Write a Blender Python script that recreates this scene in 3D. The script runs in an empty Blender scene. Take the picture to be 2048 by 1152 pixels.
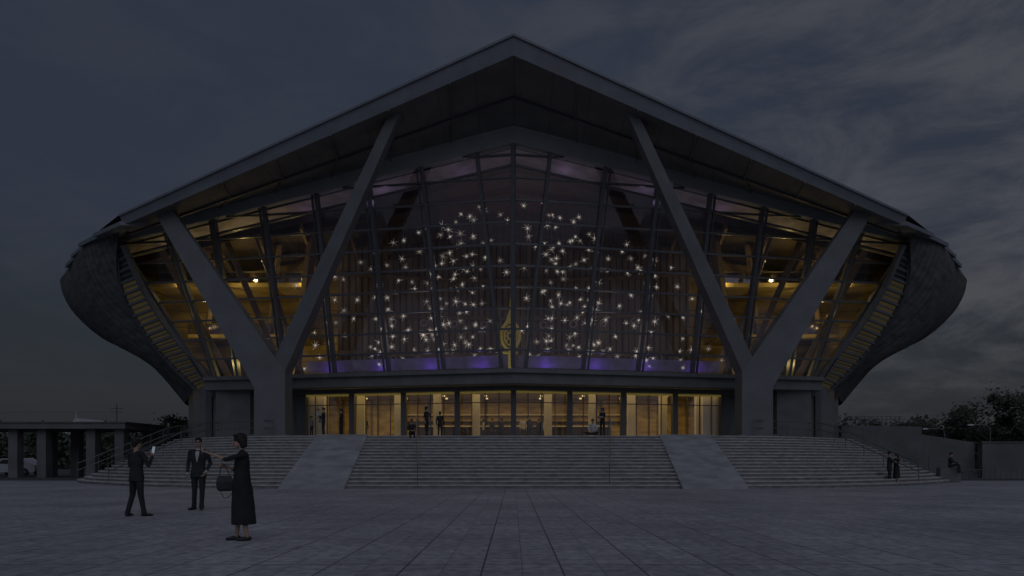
import bpy, bmesh, math, random
import numpy as np
from mathutils import Vector, Matrix
from mathutils.bvhtree import BVHTree
random.seed(7)
scene=bpy.context.scene
F=1365.0; EYE=1.17
VIEW=None
def U(px,py,d):            # image pixel at an assumed depth -> metres (x right, y depth, z up)
    return Vector(((px-1027)/F*d, d, EYE+(925-py)/F*d))
def V(*a): return Vector(a)
# ---------------------------------------------------------------- materials
def mat(name,col,rough=.8,var=.15,scale=2.0,bump=0.0,bscale=30,metal=0,spec=.3,emit=None,es=0,stretch=(1,1,1)):
    m=bpy.data.materials.new(name); m.use_nodes=True; nt=m.node_tree; n=nt.nodes; l=nt.links
    b=n['Principled BSDF']; b.inputs['Roughness'].default_value=rough; b.inputs['Metallic'].default_value=metal
    b.inputs['Specular IOR Level'].default_value=spec
    tc=n.new('ShaderNodeTexCoord'); mp=n.new('ShaderNodeMapping'); mp.inputs['Scale'].default_value=stretch
    l.new(tc.outputs['Object'],mp.inputs[0])
    nz=n.new('ShaderNodeTexNoise'); nz.inputs['Scale'].default_value=scale; nz.inputs['Detail'].default_value=6
    l.new(mp.outputs[0],nz.inputs['Vector'])
    cr=n.new('ShaderNodeValToRGB'); e=cr.color_ramp.elements
    e[0].position=.3; e[1].position=.7
    e[0].color=tuple(c*(1-var) for c in col)+(1,); e[1].color=tuple(min(1,c*(1+var)) for c in col)+(1,)
    l.new(nz.outputs['Fac'],cr.inputs[0]); l.new(cr.outputs[0],b.inputs['Base Color'])
    if bump>0:
        n2=n.new('ShaderNodeTexNoise'); n2.inputs['Scale'].default_value=bscale; n2.inputs['Detail'].default_value=4
        l.new(mp.outputs[0],n2.inputs['Vector'])
        bp=n.new('ShaderNodeBump'); bp.inputs['Strength'].default_value=bump; bp.inputs['Distance'].default_value=.02
        l.new(n2.outputs['Fac'],bp.inputs['Height']); l.new(bp.outputs[0],b.inputs['Normal'])
    if emit:
        b.inputs['Emission Color'].default_value=tuple(emit)+(1,); b.inputs['Emission Strength'].default_value=es
        m.cycles.emission_sampling='NONE'
    return m
def stripes(m,axis,scale,dark=.6,thin=.12):
    """multiply base colour by thin panel joints along an axis"""
    nt=m.node_tree; n=nt.nodes; l=nt.links; b=n['Principled BSDF']
    src=b.inputs['Base Color'].links[0].from_socket
    tc=n.new('ShaderNodeTexCoord'); sp=n.new('ShaderNodeSeparateXYZ'); l.new(tc.outputs['Object'],sp.inputs[0])
    mu=n.new('ShaderNodeMath'); mu.operation='MULTIPLY'; mu.inputs[1].default_value=scale; l.new(sp.outputs[axis],mu.inputs[0])
    fr=n.new('ShaderNodeMath'); fr.operation='FRACT'; l.new(mu.outputs[0],fr.inputs[0])
    lt=n.new('ShaderNodeMath'); lt.operation='LESS_THAN'; lt.inputs[1].default_value=thin; l.new(fr.outputs[0],lt.inputs[0])
    mx=n.new('ShaderNodeMix'); mx.data_type='RGBA'; mx.blend_type='MULTIPLY'
    l.new(lt.outputs[0],mx.inputs[0]); l.new(src,mx.inputs[6]); mx.inputs[7].default_value=(dark,dark,dark,1)
    l.new(mx.outputs[2],b.inputs['Base Color']); return m
M={}
M['concrete']=mat('painted_concrete',(.14,.148,.156),.75,.14,1.2,.15)
M['column']=mat('column_concrete',(.148,.156,.165),.7,.14,.8,.15)
M['fascia']=mat('roof_fascia_metal',(.165,.184,.208),.5,.12,1.0,.05,spec=.4)
M['roof']=mat('roof_metal',(.14,.15,.17),.6,.1,1)
M['soffit']=stripes(mat('soffit_boards',(.14,.14,.135),.85,.16,.7),0,.5,.8,.04)
M['shell']=stripes(mat('shell_shingles',(.112,.112,.11),.8,.35,.9,.5,14,stretch=(1,1,3)),1,2.2,.6,.16)
M['rib']=mat('dark_frame',(.08,.085,.095),.5,.1,2,spec=.4)
M['frame']=mat('mullion_metal',(.10,.11,.125),.4,.1,2,spec=.5)
M['beam']=mat('ring_beam',(.29,.31,.33),.7,.08,1)
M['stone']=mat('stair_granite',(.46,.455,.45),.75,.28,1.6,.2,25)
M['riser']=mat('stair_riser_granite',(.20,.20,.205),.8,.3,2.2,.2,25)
M['nosing']=mat('stair_nosing',(.40,.395,.385),.7,.25,2.5,.1)
M['ramp']=mat('ramp_stone',(.33,.34,.35),.65,.24,1.3,.15,20)
M['steel']=mat('handrail_steel',(.15,.15,.155),.35,.05,2,metal=.5)
M['curtain']=stripes(mat('star_curtain',(.24,.21,.195),.9,.35,.5,stretch=(4,1,.4)),0,2.2,.45,.3)
M['goldwall']=stripes(mat('timber_wall',(.44,.35,.15),.7,.7,.35,stretch=(.7,.7,1.6)),2,.8,.6,.08)
M['cream']=mat('cream_plaster',(.74,.66,.46),.7,.08,1)
M['lilac_tint']=mat('lilac_tint_plaster',(.42,.39,.43),.7,.4,.8)  # pale lilac imitates the reflection in the top panes; wall rings share it
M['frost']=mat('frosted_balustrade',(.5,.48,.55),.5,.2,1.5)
M['foyerwall']=stripes(mat('foyer_timber',(.50,.36,.15),.6,.4,1,stretch=(1,1,3)),0,.45,.5,.1)
M['dark']=mat('dark_interior',(.06,.05,.045),.8,.3,1)
M['ceil']=mat('interior_ceiling',(.09,.075,.065),.8,.35,.7)
M['floorin']=mat('interior_floor',(.22,.17,.12),.5,.3,1)
M['star']=mat('star_glow',(.9,.85,.75),.4,.02,2,emit=(1,.93,.80),es=.26)
M['star_dim']=mat('star_glow_dim',(.9,.85,.75),.4,.02,2,emit=(1,.90,.76),es=.15)
M['starcore']=mat('star_core',(.9,.85,.75),.4,.02,2,emit=(1,.92,.78),es=.52)
M['lampw']=mat('warm_lamp',(.9,.8,.5),.4,.02,2,emit=(1,.80,.38),es=.9)
M['string']=mat('star_string',(.25,.23,.22),.6,.1,2)
M['gold']=mat('gold_leaf_glow',(.55,.42,.12),.4,.3,9,emit=(.8,.62,.15),es=.08)  # faint glow put into the gold to brighten it; the emblem is no lamp
M['ribbon']=mat('ribbon_glass_glow',(.15,.13,.08),.3,.5,.8,emit=(1,.74,.28),es=.02)  # warm glow put into the panes in place of lit rooms behind
M['wall']=mat('boundary_wall_render',(.15,.15,.155),.85,.25,.5,.2)
M['leaf']=mat('leaves',(.055,.07,.045),.8,.4,1.2)
M['bark']=mat('bark',(.10,.085,.07),.9,.3,4,.4)
M['white']=mat('white_paint',(.5,.5,.52),.5,.05,2)
M['tyre']=mat('tyre_rubber',(.03,.03,.03),.8,.1,3)
M['carwin']=mat('car_glass',(.03,.035,.04),.1,.05,2,spec=.6)
M['red']=mat('tail_lamp',(.4,.03,.02),.3,.05,2)
M['suit']=mat('black_suit',(.030,.031,.036),.85,.2,6,.15,60)
M['dress']=mat('black_dress',(.026,.026,.031),.9,.25,5,.2,50)
M['skin']=mat('skin',(.40,.27,.20),.6,.06,8)
M['lip']=mat('lips',(.30,.13,.11),.5,.05,8)
M['eye']=mat('eye_dark',(.03,.025,.025),.3,.05,8)
M['hair']=mat('black_hair',(.022,.018,.017),.6,.3,20,.3,80)
M['shirt']=mat('white_shirt',(.45,.45,.45),.8,.05,5)
M['greyc']=mat('grey_cloth',(.16,.16,.17),.85,.1,5)
M['shoe']=mat('black_shoe',(.03,.03,.03),.35,.1,5)
M['bag']=mat('bag_leather',(.035,.038,.044),.5,.15,5)
M['phone']=mat('phone_body',(.03,.03,.03),.2,.05,3)
M['screen']=mat('phone_screen',(.3,.35,.4),.2,.02,3,emit=(.7,.85,1),es=.18)
# paving
def paving():
    m=mat('plaza_paving',(.48,.475,.495),.62,.20,.30,.25,18,spec=.35); nt=m.node_tree; n=nt.nodes; l=nt.links; b=n['Principled BSDF']
    src=b.inputs['Base Color'].links[0].from_socket
    tc=n.new('ShaderNodeTexCoord')
    def brick(w,h,mort,c1,c2,cm):
        t=n.new('ShaderNodeTexBrick'); t.offset=0; t.inputs['Scale'].default_value=1
        t.inputs['Brick Width'].default_value=w; t.inputs['Row Height'].default_value=h
        t.inputs['Mortar Size'].default_value=mort; t.inputs['Color1'].default_value=c1+(1,) ; t.inputs['Color2'].default_value=c2+(1,)
        t.inputs['Mortar'].default_value=cm+(1,); l.new(tc.outputs['Object'],t.inputs['Vector']); return t
    a=brick(.435,.435,.009,(1,1,1),(.80,.80,.82),(.62,.62,.62))
    c=brick(.87,2.61,.012,(1,1,1),(.93,.93,.95),(.42,.42,.42))
    x=src
    for t in (a,c):
        mx=n.new('ShaderNodeMix'); mx.data_type='RGBA'; mx.blend_type='MULTIPLY'; mx.inputs[0].default_value=1
        l.new(x,mx.inputs[6]); l.new(t.outputs['Color'],mx.inputs[7]); x=mx.outputs[2]
    nz=n.new('ShaderNodeTexNoise'); nz.inputs['Scale'].default_value=7; nz.inputs['Detail'].default_value=8; l.new(tc.outputs['Object'],nz.inputs['Vector'])
    cr=n.new('ShaderNodeValToRGB'); cr.color_ramp.elements[0].position=.35; cr.color_ramp.elements[0].color=(.55,.55,.57,1)
    cr.color_ramp.elements[1].position=.62; cr.color_ramp.elements[1].color=(1.0,1.0,1.0,1); l.new(nz.outputs['Fac'],cr.inputs[0])
    mx=n.new('ShaderNodeMix'); mx.data_type='RGBA'; mx.blend_type='MULTIPLY'; mx.inputs[0].default_value=.8
    l.new(x,mx.inputs[6]); l.new(cr.outputs[0],mx.inputs[7]); l.new(mx.outputs[2],b.inputs['Base Color'])
    return m
M['paving']=paving()
M['asphalt']=mat('asphalt_ground',(.09,.09,.095),.9,.2,.3)
def glass():
    m=bpy.data.materials.new('facade_glass'); m.use_nodes=True; nt=m.node_tree; n=nt.nodes; l=nt.links; n.remove(n['Principled BSDF'])
    t=n.new('ShaderNodeBsdfTransparent'); t.inputs[0].default_value=(.84,.82,.84,1)
    g=n.new('ShaderNodeBsdfGlossy'); g.inputs['Roughness'].default_value=.06; g.inputs[0].default_value=(.8,.8,.9,1)
    x=n.new('ShaderNodeMixShader'); x.inputs[0].default_value=.15
    l.new(t.outputs[0],x.inputs[1]); l.new(g.outputs[0],x.inputs[2]); l.new(x.outputs[0],n['Material Output'].inputs[0]); return m
M['glass']=glass()
# ---------------------------------------------------------------- mesh builder
class MB:
    def __init__(s): s.v=[]; s.f=[]; s.m=[]; s.mats=[]
    def mi(s,k):
        if k not in s.mats: s.mats.append(k)
        return s.mats.index(k)
    def add(s,vs,fs,k):
        o=len(s.v); s.v+= [tuple(v) for v in vs]; i=s.mi(k)
        for f in fs: s.f.append([o+a for a in f]); s.m.append(i)
    def hexa(s,a,b,k):   # a: 4 pts ring, b: 4 pts ring
        s.add(list(a)+list(b),[(0,1,2,3),(7,6,5,4),(0,4,5,1),(1,5,6,2),(2,6,7,3),(3,7,4,0)],k)
    def box(s,x0,x1,y0,y1,z0,z1,k):
        s.hexa([(x0,y0,z0),(x1,y0,z0),(x1,y1,z0),(x0,y1,z0)],[(x0,y0,z1),(x1,y0,z1),(x1,y1,z1),(x0,y1,z1)],k)
    def beam(s,a,b,w,h,k,up=(0,0,1)):
        a=Vector(a); b=Vector(b); d=(b-a).normalized(); up=Vector(up)
        if abs(d.dot(up))>.98: up=V(0,1,0)
        r=d.cross(up).normalized()*w/2; u=r.cross(d).normalized()*h/2
        s.hexa([a-r-u,a+r-u,a+r+u,a-r+u],[b-r-u,b+r-u,b+r+u,b-r+u],k)
    def tube(s,a,b,ra,rb,k,n=8):
        a=Vector(a); b=Vector(b); d=(b-a).normalized(); up=V(0,0,1) if abs(d.z)<.9 else V(0,1,0)
        r=d.cross(up).normalized(); u=r.cross(d)
        vs=[]
        for c,q in ((a,ra),(b,rb)):
            for i in range(n):
                t=2*math.pi*i/n; vs.append(c+r*math.cos(t)*q+u*math.sin(t)*q)
        fs=[(i,(i+1)%n,n+(i+1)%n,n+i) for i in range(n)]+[tuple(range(n-1,-1,-1)),tuple(range(n,2*n))]
        s.add(vs,fs,k)
    def grid(s,g,k,flip=False):
        vs=[p for r in g for p in r]; c=len(g[0]); fs=[]
        for i in range(len(g)-1):
            for j in range(c-1):
                q=(i*c+j,i*c+j+1,(i+1)*c+j+1,(i+1)*c+j); fs.append(q[::-1] if flip else q)
        s.add(vs,fs,k)
    def obj(s,name,parent=None,smooth=False):
        me=bpy.data.meshes.new(name); me.from_pydata(s.v,[],s.f); 
        for k in s.mats: me.materials.append(M[k])
        me.polygons.foreach_set('material_index',s.m)
        me.polygons.foreach_set('use_smooth',[smooth]*len(s.f)); me.update()
        o=bpy.data.objects.new(name,me); scene.collection.objects.link(o)
        if parent: o.parent=parent
        return o
def empty(name,loc=(0,0,0)):
    o=bpy.data.objects.new(name,None); o.location=loc; o.empty_display_size=.3; scene.collection.objects.link(o); return o
def catmull(pts,n):
    P=[Vector(p) for p in pts]; P=[P[0]*2-P[1]]+P+[P[-1]*2-P[-2]]; out=[]
    for i in range(1,len(P)-2):
        for j in range(n):
            t=j/n; a,b,c,d=P[i-1:i+3]
            out.append(.5*((2*b)+(c-a)*t+(2*a-5*b+4*c-d)*t*t+(3*b-a-3*c+d)*t**3))
    out.append(P[-2].copy()); return out
def mx(p,s): return Vector((p[0]*s,p[1],p[2]))
# ---------------------------------------------------------------- ground
g=MB(); g.add([(-900,-200,-.01),(900,-200,-.01),(900,1500,-.01),(-900,1500,-.01)],[(0,1,2,3)],'asphalt'); g.obj('ground')
g=MB(); g.add([(-42.5,-25,0),(45.5,-25,0),(45.5,44,0),(-42.5,44,0)],[(0,1,2,3)],'paving'); g.obj('plaza_pavement').location.x=.53
# ---------------------------------------------------------------- staircase
st=empty('stone_staircase')
HB=[(0,30.5),(-7,30.5),(-10.3,30.5),(-13,30.9),(-15.7,31.9),(-20,34.6),(-25.4,39.8),(-27.6,45.5),(-28,58)]
HT=[(0,38.9),(-7.9,38.9),(-11,38.9),(-12.7,39.1),(-14.5,39.6),(-18,41.5),(-21.5,44.5),(-23,48),(-23.3,58)]
def full(h):
    c=catmull([(x,y,0) for x,y in h],5); L=[V(p.x,p.y,0) for p in reversed(c)]; R=[V(-p.x,p.y,0) for p in c[1:]]; return L+R
CB=full(HB); CT=full(HT); NS=16; hs=2.68/NS
def cont(k): t=k/NS; return [a.lerp(b,t) for a,b in zip(CB,CT)]
s=MB(); nb=MB()
for k in range(NS):
    c0=cont(k); c1=cont(k+1)
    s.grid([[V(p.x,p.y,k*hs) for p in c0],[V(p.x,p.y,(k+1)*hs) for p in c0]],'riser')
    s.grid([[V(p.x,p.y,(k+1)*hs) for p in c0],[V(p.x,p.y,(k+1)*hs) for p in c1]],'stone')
    lo=[V(p.x*1.0008,p.y-.03,(k+1)*hs-.055) for p in c0]; hi=[V(p.x*1.0008,p.y-.03,(k+1)*hs+.004) for p in c0]; bk=[V(p.x,p.y+.06,(k+1)*hs+.004) for p in c0]
    inn=[V(p.x,p.y+.01,(k+1)*hs-.055) for p in c0]
    nb.grid([inn,lo,hi,bk],'nosing')
s.grid([[V(p.x,p.y,2.68) for p in CT[:len(CT)//2+1]],[V(p.x,p.y,2.68) for p in list(reversed(CT))[:len(CT)//2+1]]],'stone')
s.obj('steps',st); nb.obj('nosings',st)
r=MB()
for sx in (-1,1):
    def q(x,y,z): return V(x*-sx,y,z)
    xo0,xi0,xo1,xi1=-10.35,-7.45,-11.1,-8.25
    A=[q(xo0,30.1,-.02),q(xi0,30.1,-.02),q(xi1,39.2,2.5),q(xo1,39.2,2.5)]
    B=[q(xo0,30.1,.12),q(xi0,30.1,.12),q(xi1,38.6,2.76),q(xo1,38.6,2.76)]
    r.hexa(A,B,'ramp')
    for t in (.33,.66):
        a=B[0].lerp(B[3],t); b=B[1].lerp(B[2],t); r.beam(a+V(0,0,.003),b+V(0,0,.003),.03,.01,'riser')
r.obj('ramp_slabs',st)
# ---------------------------------------------------------------- handrails
def rail(name,pts,post_every=1,hgt=.95):
    m=MB(); P=[Vector(p) for p in pts]
    for i in range(len(P)-1):
        for h in (hgt,hgt*.55): m.tube(P[i]+V(0,0,h),P[i+1]+V(0,0,h),.024,.024,'steel',6)
    for i in range(0,len(P),post_every): m.tube(P[i],P[i]+V(0,0,hgt+.01),.022,.022,'steel',6)
    m.obj(name)
def step_line(idx,cnt=6):
    out=[]
    for j in range(cnt+1):
        k=j*NS/cnt; kk=min(NS,int(round(k))); c=cont(kk); p=c[idx]; out.append(V(p.x,p.y,(kk+1)*hs if kk<NS else 2.68))
    out.append(V(out[-1].x*.99,out[-1].y+.9,2.68)); 
    return out
mid=len(CB)//2
for sx in (-1,1):
    pts=[V(sx*4.3,30.6,.17)]+[V(sx*(4.3+.08*j),30.5+.525*j+.2,(j+1)*hs) for j in (4,8,12,15)]+[V(sx*5.5,39.6,2.68)]
    rail('handrail',pts)
    for off in (26,31,36):
        rail('handrail',step_line(mid+sx*off))
    c=[V(p.x*.995,p.y+.3,2.68) for p in CT]
    seg=[c[mid+sx*i] for i in range(19,38,2)]
    rail('handrail',seg)
# ---------------------------------------------------------------- concert hall
hall=empty('concert_hall')
dB=lambda x:42+.2033*abs(x); ZB=6.86
dT=lambda x:39.6+.19*abs(x); zT=lambda x:19.6-.163*abs(x)
def xb(o,d0,k): return o*d0/F/(1-k*o/F)
def base_pt(o): x=xb(o,42,.2033); return V(x,dB(x),ZB)
def top_pt(o): x=xb(o,39.6,.19); return V(x,dT(x),zT(x))
mull=[(0,0),(23,73),(138,183),(248,288),(356,393),(453,498),(548,598),(590,690),(612,786)]
glz=MB(); fr=MB()
for s_ in (-1,1):
    B=[mx(base_pt(a),s_) for a,b in mull]; T=[mx(top_pt(b),s_) for a,b in mull]
    for i in range(len(B)-1):
        glz.add([B[i],B[i+1],T[i+1],T[i]],[(0,1,2,3)],'glass')
    for i in range(len(B)):
        if i==0 and s_==1: continue
        w=.2 if i else .26
        nrm=V(s_*.2,-.98,0)
        fr.beam(B[i]+nrm*.05,T[i]+nrm*.05,w,.34,'frame',up=nrm)
        if i>1: # twin fin
            off=V(s_*.34,.07,0)
            fr.beam(B[i]+off,T[i]+off,.07,.2,'frame',up=nrm)
    def at(i,t,z):
        b=B[i].lerp(B[i+1],t); tt=T[i].lerp(T[i+1],t); v=(z-b.z)/(tt.z-b.z); return b.lerp(tt,v) if v<=1.0 else None
    for k in range(1,11):
        z=ZB+1.22*k
        for i in range(len(B)-1):
            a=at(i,0,z); c=at(i,1,z)
            if a is None: continue
            if c is None:
                for q in (.75,.5,.25):
                    c=at(i,q,z)
                    if c: break
            if c is None: continue
            fr.beam(a+V(0,-.06,0),c+V(0,-.06,0),.16,.10,'frame')
    for i in range(len(B)-1): # transom parallel to the head beam
        a=T[i].lerp(B[i],.085); c=T[i+1].lerp(B[i+1],.085); fr.beam(a,c,.2,.12,'frame')
glz.obj('facade_glass',hall); fr.obj('mullions',hall)
# head beam, ledge
hb=MB()
def bar(m,p0,p1,h,dep,k,lift=0):
    """beam with bottom edge on p0-p1, vertical height h, depth dep toward viewer"""
    a=[p0+V(0,-dep,lift),p1+V(0,-dep,lift),p1+V(0,.25,lift),p0+V(0,.25,lift)]
    b=[p+V(0,0,h) for i,p in enumerate(a)]
    m.hexa(a,b,k)
for s_ in (-1,1):
    c=V(0,39.6,19.6); e=mx(top_pt(800),s_)
    bar(hb,c,e,.78,.30,'beam'); bar(hb,c+V(0,0,.78),e+V(0,0,.78),.16,.42,'beam')
    c=V(0,42,5.98); e=V(s_*20.6,46.2,5.98)
    bar(hb,c,e,.62,.75,'concrete'); bar(hb,c+V(0,0,.62),e+V(0,0,.62),.24,1.0,'concrete')
    bar(hb,c+V(0,.9,-.28),e+V(0,.9,-.28),.28,.5,'rib')
hb.obj('head_beam_and_ledge',hall)
# roof
tipT=V(0,34,22.52); tipB=V(0,34.25,21.6)
cT=V(-23.1,40,15.70); cB=V(-23.0,40.2,15.15)
rimpx=[(238,447,40),(167,490,46),(138,532,51.5),(130,574,58)]
roof=MB(); sof=MB(); rim=MB(); shell=MB(); rib=MB(); yc=MB()
for s_ in (-1,1):
    f=lambda p: mx(p,-s_)   # data is for the left (x<0)
    roof.add([f(tipT),f(cT),f(cB),f(tipB)],[(0,1,2,3)],'fascia')
    roof.beam(f(tipT+V(0,-.03,-.05)),f(cT+V(0,-.03,-.05)),.06,.12,'fascia')
    R=[U(*p) for p in rimpx]+[V(-37.4,66,15),V(-30,82,15)]
    top=[cT]+[p+V(0,0,.15) for p in R[1:]]
    rr=[tipT,V(0,42,22.4),V(0,50,22.3),V(0,60,22),V(0,70,22),V(0,82,22)]
    roof.grid([[f(p) for p in rr],[f(p) for p in top]],'roof')
    e0=tipB; e1=cB
    m0=V(0,37.2,21.15); m1=V(-23.6,42.0,15.3)
    h0=V(0,39.5,20.50); h1=V(-25.9,44.4,15.9)
    N=14
    L=lambda a,b:[f(a.lerp(b,i/N)) for i in range(N+1)]
    sof.grid([L(e0,e1),L(m0,m1)],'soffit'); sof.grid([L(m0,m1),L(h0,h1)],'soffit')
    sof.beam(f(m0+V(0,0,-.04)),f(m1+V(0,0,-.04)),.12,.18,'rib')
    for i in range(2,N,2):
        sof.beam(f(e0.lerp(e1,i/N)+V(0,0,-.03)),f(m0.lerp(m1,i/N)+V(0,0,-.06)),.07,.10,'soffit')
        sof.beam(f(m0.lerp(m1,i/N)+V(0,0,-.05)),f(h0.lerp(h1,i/N)+V(0,0,-.05)),.07,.10,'soffit')
    sof.add([f(cB),f(h1),f(R[1]+V(0,0,-.1)),],[(0,1,2)],'soffit')
    secs=[[(240,452,42),(233,500,43),(236,560,44),(262,620,45),(300,690,46.2),(345,738,47.2),(392,778,48)],
          [(168,492,46),(163,525,46.5),(177,585,47),(207,640,47.5),(257,697,48),(318,737,48.6),(384,786,49)],
          [(141,536,51.5),(143,567,51.5),(158,611,51.5),(190,655,51.5),(243,697,51.5),(314,731,51.3),(374,800,50.5)],
          [(132,577,58),(141,604,58),(170,642,58),(233,690,58),(320,727,58),(345,768,57),(377,812,55)]]
    S=[[U(*p) for p in sec] for sec in secs]
    S.append([V(-37,68,15),V(-36,68,14),V(-34,68,12.5),V(-31,68,10.8),V(-28,67,9.3),V(-27,65,7.5),V(-26,62,5.2)])
    S=[catmull(sec,3) for sec in S]
    cols=[catmull([S[i][j] for i in range(len(S))],6) for j in range(len(S[0]))]
    shell.grid([[f(p) for p in c] for c in cols],'shell',flip=(s_==1))
    Rp=[R[0],R[0].lerp(R[1],.5),R[1],R[1].lerp(R[2],.5),R[2],R[2].lerp(R[3],.5),R[3],R[3].lerp(R[4],.55)]
    for i in range(len(Rp)-1):
        a,b=Rp[i],Rp[i+1]; out=V(-1,-.4,0).normalized()
        if i%2==0: o0,o1,zz=-.05,.28,.0
        else: o0,o1,zz=.0,.22,.02
        aa=a+V(1.2,.6,.25); bb=b+V(1.2,.6,.25)
        q0=[aa,a+out*o0,b+(b-a)*.10+out*o1,bb]
        rim.hexa([f(p+V(0,0,-.10)) for p in q0],[f(p+V(0,0,.14+zz)) for p in q0],'fascia')
    inn=catmull([U(*p) for p in [(248,490,43),(285,575,44.2),(335,655,45.2),(385,715,46),(432,762,46.6)]],4)
    outr=catmull([U(*p) for p in [(232,500,43.4),(246,590,44.6),(292,672,45.8),(340,728,46.8),(392,779,47.6)]],4)
    n=len(inn)
    for i in range(n-1):
        rib.beam(f(inn[i]),f(inn[i+1]),.3,.3,'concrete'); rib.beam(f(outr[i]),f(outr[i+1]),.22,.25,'rib')
        a,b,c,d=inn[i],inn[i+1],outr[i+1],outr[i]
        ca=[p+V(0,.1,0) for p in (a,b,c,d)]
        rib.add([f(p) for p in ca],[(0,1,2,3)],'ribbon' if i>2 else 'rib')
        rib.beam(f(a),f(d),.16,.16,'frame'); rib.beam(f(a.lerp(b,.5)),f(d.lerp(c,.5)),.06,.08,'frame')
    dY=40.0
    def sec4(p,q,th): return [f(p),f(q),f(q+V(0,th,0)),f(p+V(0,th,0))]
    A=U(508,775,dY);Bp=U(570,742,dY);Vn=U(549,714,dY);b0=U(508,874,dY);b1=U(570,874,dY); b0.z=b1.z=2.68
    poly=[b0,b1,Bp,Vn,A]; th=1.3
    vs=[f(p) for p in poly]+[f(p+V(0,th,0)) for p in poly]
    yc.add(vs,[(0,1,2,3,4),(9,8,7,6,5)]+[(i,(i+1)%5,5+(i+1)%5,5+i) for i in range(5)],'column')
    yc.hexa(sec4(A,Vn,th),sec4(U(312,430,40.3),U(345,421,40.3),.6),'column')
    yc.hexa(sec4(Vn,Bp,th),sec4(U(788,205,36.4),U(812,198,36.2),.6),'column')
    yc.box(*(sorted([f(U(500,874,dY)).x,f(U(578,874,dY)).x])),39.9,41.5,2.68,2.8,'column')
    p=U(716,374,38.2); yc.box(*sorted([f(p).x-.15,f(p).x+.15]),p.y-.35,p.y,p.z-.15,p.z+.15,'rib')
roof.obj('roof',hall); sof.obj('soffit',hall); shell.obj('side_shell',hall,True); rim.obj('roof_rim_plates',hall)
rib.obj('ribbon_windows',hall); yc.obj('y_columns',hall)
# lower storey
lo=MB(); lg=MB()
dL=lambda x:43.2+.2033*abs(x)
piers=[0,112,219,322,422]
zt=5.72
for s_ in (-1,1):
    xs=[xb(o,43.2,.2033) for o in piers]
    P=[V(s_*x,dL(x),2.68) for x in xs]
    for i,p in enumerate(P):
        if i==0 and s_==1: continue
        w=.17 if i<4 else .3
        lo.box(p.x-w,p.x+w,p.y-.3,p.y+.3,2.68,zt,'rib')
    for i in range(4):
        a,b=P[i],P[i+1]
        lg.add([a+V(0,.1,0),b+V(0,.1,0),b+V(0,.1,zt-2.68),a+V(0,.1,zt-2.68)],[(0,1,2,3)],'glass')
        for t in (.26,.5,.74):
            q=a.lerp(b,t); lo.beam(q,q+V(0,0,zt-2.68),.05 if t!=.5 else .08,.1,'frame',up=(0,1,0))
        for z in (5.0-2.68,): lo.beam(a+V(0,0,z),b+V(0,0,z),.08,.05,'frame')
        lo.beam(a+V(0,0,zt-2.68-.05),b+V(0,0,zt-2.68-.05),.3,.14,'gold')
        lo.beam(a+V(0,0,.05),b+V(0,0,.05),.2,.1,'frame')
    xw=xs[-1]
    def bx(x0,x1,y0,y1,z0,z1,k):
        a,b=sorted([s_*x0,s_*x1]); lo.box(a,b,y0,y1,z0,z1,k)
    bx(xw+.3,16.4,46.3,46.9,2.68,5.75,'concrete')
    bx(16.4,17.6,47.2,47.4,2.68,5.75,'cream')
    bx(17.6,19.9,45.6,46.6,2.68,5.98,'concrete')
    bx(19.9,21.6,47.0,47.8,2.68,6.4,'concrete')
    bx(20.7,21.1,46.8,47.0,2.68,6.3,'rib')
    bx(21.6,22.7,48.3,49.2,2.68,6.4,'concrete')
    bx(22.7,23.9,50.2,51.2,2.4,7.0,'concrete')
    bx(18.5,24.2,51.5,52,2.4,9,'rib')
lo.obj('entrance_piers_and_doors',hall); lg.obj('entrance_glass',hall)
# interior
it=MB()
it.box(-20.2,20.2,46.3,52.9,6.0,6.72,'floorin')
it.hexa([(-20,46.05,6.1),(0,42.2,6.1),(0,46.3,6.1),(-20,46.3,6.1)],[(-20,46.05,6.7),(0,42.2,6.7),(0,46.3,6.7),(-20,46.3,6.7)],'floorin')
it.hexa([(0,42.2,6.1),(20,46.05,6.1),(20,46.3,6.1),(0,46.3,6.1)],[(0,42.2,6.7),(20,46.05,6.7),(20,46.3,6.7),(0,46.3,6.7)],'floorin')
BW=[(-23.5,2.5),(23.5,2.5),(25.5,8),(31,15.5),(24,18),(0,21.5),(-24,18),(-31,15.5),(-25.5,8)]
it.add([(x,60,z) for x,z in BW],[tuple(range(9))],'dark')
cw=[[V(x,52.5-.012*x*x,z) for x in np.linspace(-13,13,27)] for z in (6.7,19.4)]
it.grid(cw,'curtain')
for z in (9.3,12.2,15.1):
    for i in range(26):
        x=-13+i; it.beam((x,52.3-.012*x*x,z),(x+1,52.3-.012*(x+1)**2,z),.12,.28,'floorin')
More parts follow.
